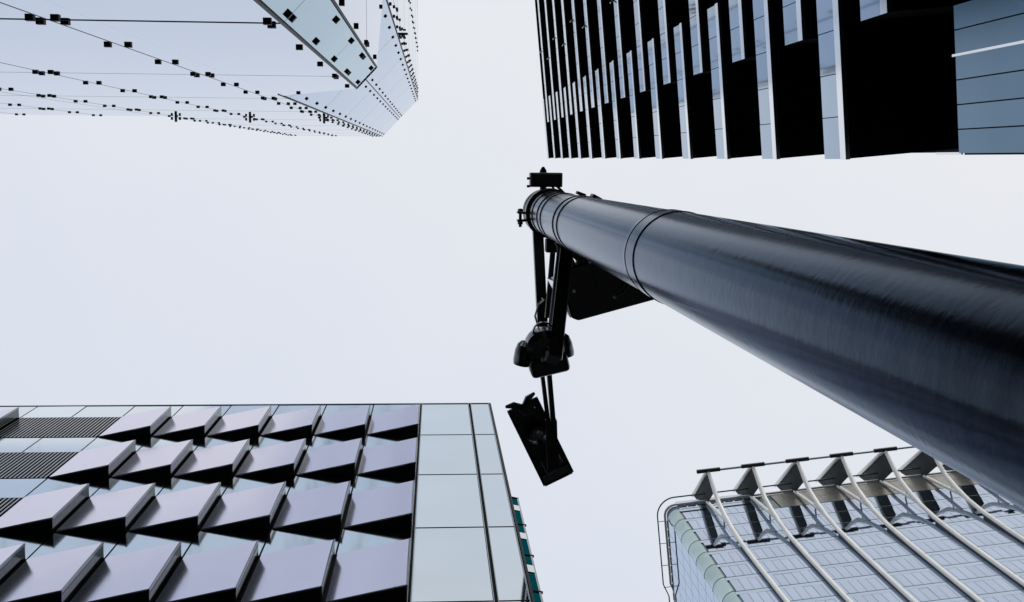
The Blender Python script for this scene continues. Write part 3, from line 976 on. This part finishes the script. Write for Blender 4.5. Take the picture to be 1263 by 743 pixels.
for s in (-1, 1):
    for t in (-0.55, -0.1, 0.35):
        add('rim_clip', box('rim_clip', -0.02, 0.02, -0.012, 0.012, -0.005, 0.03, M['blackgloss'], 0.004), SB, mb @ T(LX * t, s * LY * 0.88, 0))
hp = mb @ Vector((LX * 0.55, 0, -0.03))
add('mount', tube('mount', [mb @ Vector((LX * 0.5, -LY * 0.1, -0.02)), Vector((A3.x, A3.y - 0.05, 8.6 + H0))], 0.03, M['black'], 8), SB)

# ---- flat finned unit bracketed beside the mast
FQ = 7.4
fa, fb_, fd = atz(710, 397, FQ), atz(808, 370, FQ), atz(693, 348, FQ)
ex = (fb_ - fa)
ey = (fd - fa)
FW, FD = ex.length * 1.12, 0.36
ex.normalize()
ey = (ey - ex * ey.dot(ex)).normalized()
mf = Matrix.Identity(4)
for i in range(3):
    mf[i][0], mf[i][1], mf[i][2], mf[i][3] = ex[i], ey[i], ex.cross(ey)[i], fa[i]
zs = 1.0 if mf[2][2] > 0 else -1.0       # local z up or down
FU = root('finned_signal', 'flat black signal housing with cooling fins bracketed beside the mast', 'signal', mf)
hi = 0.20
vs = []
for zz, inset in ((0.0, 0.0), (hi * zs, 0.0)):
    sk = -0.03 if zz == 0 else 0.0
    vs += [(0.02, 0.0, zz), (FW, 0.0, zz), (FW, FD, zz), (0.0 - 0.02, FD, zz), (-0.02, 0.03, zz)]
n = 5
me = mesh('housing', vs, [tuple(range(n)), tuple(range(n, 2 * n))] + [(i, (i + 1) % n, n + (i + 1) % n, n + i) for i in range(n)], M['black'])
bm = bmesh.new()
bm.from_mesh(me)
bmesh.ops.bevel(bm, geom=bm.edges[:], offset=0.012, segments=2, affect='EDGES', profile=0.5)
bm.to_mesh(me)
bm.free()
add('housing', me, FU, mf)
add('side_trim', mesh('side_trim', [(-0.028, 0.035, 0.0), (-0.075, 0.30, 0.0), (-0.095, 0.30, 0.24 * zs), (-0.034, 0.035, 0.22 * zs),
                                    (-0.021, 0.035, 0.0), (-0.021, 0.30, 0.0), (-0.021, 0.30, 0.22 * zs), (-0.021, 0.035, 0.22 * zs)],
                      [(0, 1, 2, 3), (4, 5, 6, 7), (0, 1, 5, 4), (1, 2, 6, 5), (2, 3, 7, 6), (3, 0, 4, 7)], M['brightside']), FU, mf)
fin_me = mesh('fin', [(-0.012, 0, 0), (0.012, 0, 0), (0.0, 0.075, 0), (-0.012, 0, 0.12 * zs), (0.012, 0, 0.12 * zs), (0.0, 0.05, 0.12 * zs)],
              [(0, 1, 2), (3, 4, 5), (0, 1, 4, 3), (1, 2, 5, 4), (2, 0, 3, 5)], M['black'])
for i in range(9):
    add('fin', fin_me, FU, mf @ T(0.0 + i * 0.03, FD - 0.008, 0.02 * zs))
for pts in ([(0.20, 0.33, -0.005), (0.19, 0.27, -0.02), (0.205, 0.2, -0.02), (0.2, 0.16, -0.005)],
            [(0.27, 0.12, -0.004), (0.33, 0.125, -0.02), (0.40, 0.17, -0.02), (0.42, 0.22, -0.004)],
            [(0.28, 0.09, -0.004), (0.36, 0.11, -0.02), (0.43, 0.17, -0.02), (0.44, 0.21, -0.004)],
            [(0.02, 0.24, -0.004), (0.0, 0.28, -0.02), (0.02, 0.33, -0.02), (0.05, 0.34, -0.004)]):
    add('cable', tube('cable', [mf @ Vector((x, y, z * zs)) for x, y, z in pts], 0.007, M['cable'], 6), FU)
for (x, y) in ((0.04, 0.2), (0.29, 0.09), (0.43, 0.22), (0.19, 0.36)):
    add('bolt', tube('bolt', [mf @ Vector((x, y, 0.01 * zs)), mf @ Vector((x, y, -0.012 * zs))], 0.011, M['chrome'], 8), FU)
ac = axis(FQ + 0.08)
add('bracket', tube('bracket', [mf @ Vector((0.22, FD * 0.9, 0.08 * zs)), ac + Vector((0.02, RP * 0.9, 0))], 0, M['black'], rect=(0.12, 0.06)), FU)
add('bracket', tube('bracket', [mf @ Vector((0.06, FD * 0.9, 0.12 * zs)), ac + Vector((-0.06, RP * 0.85, 0.05))], 0.022, M['black'], 8), FU)
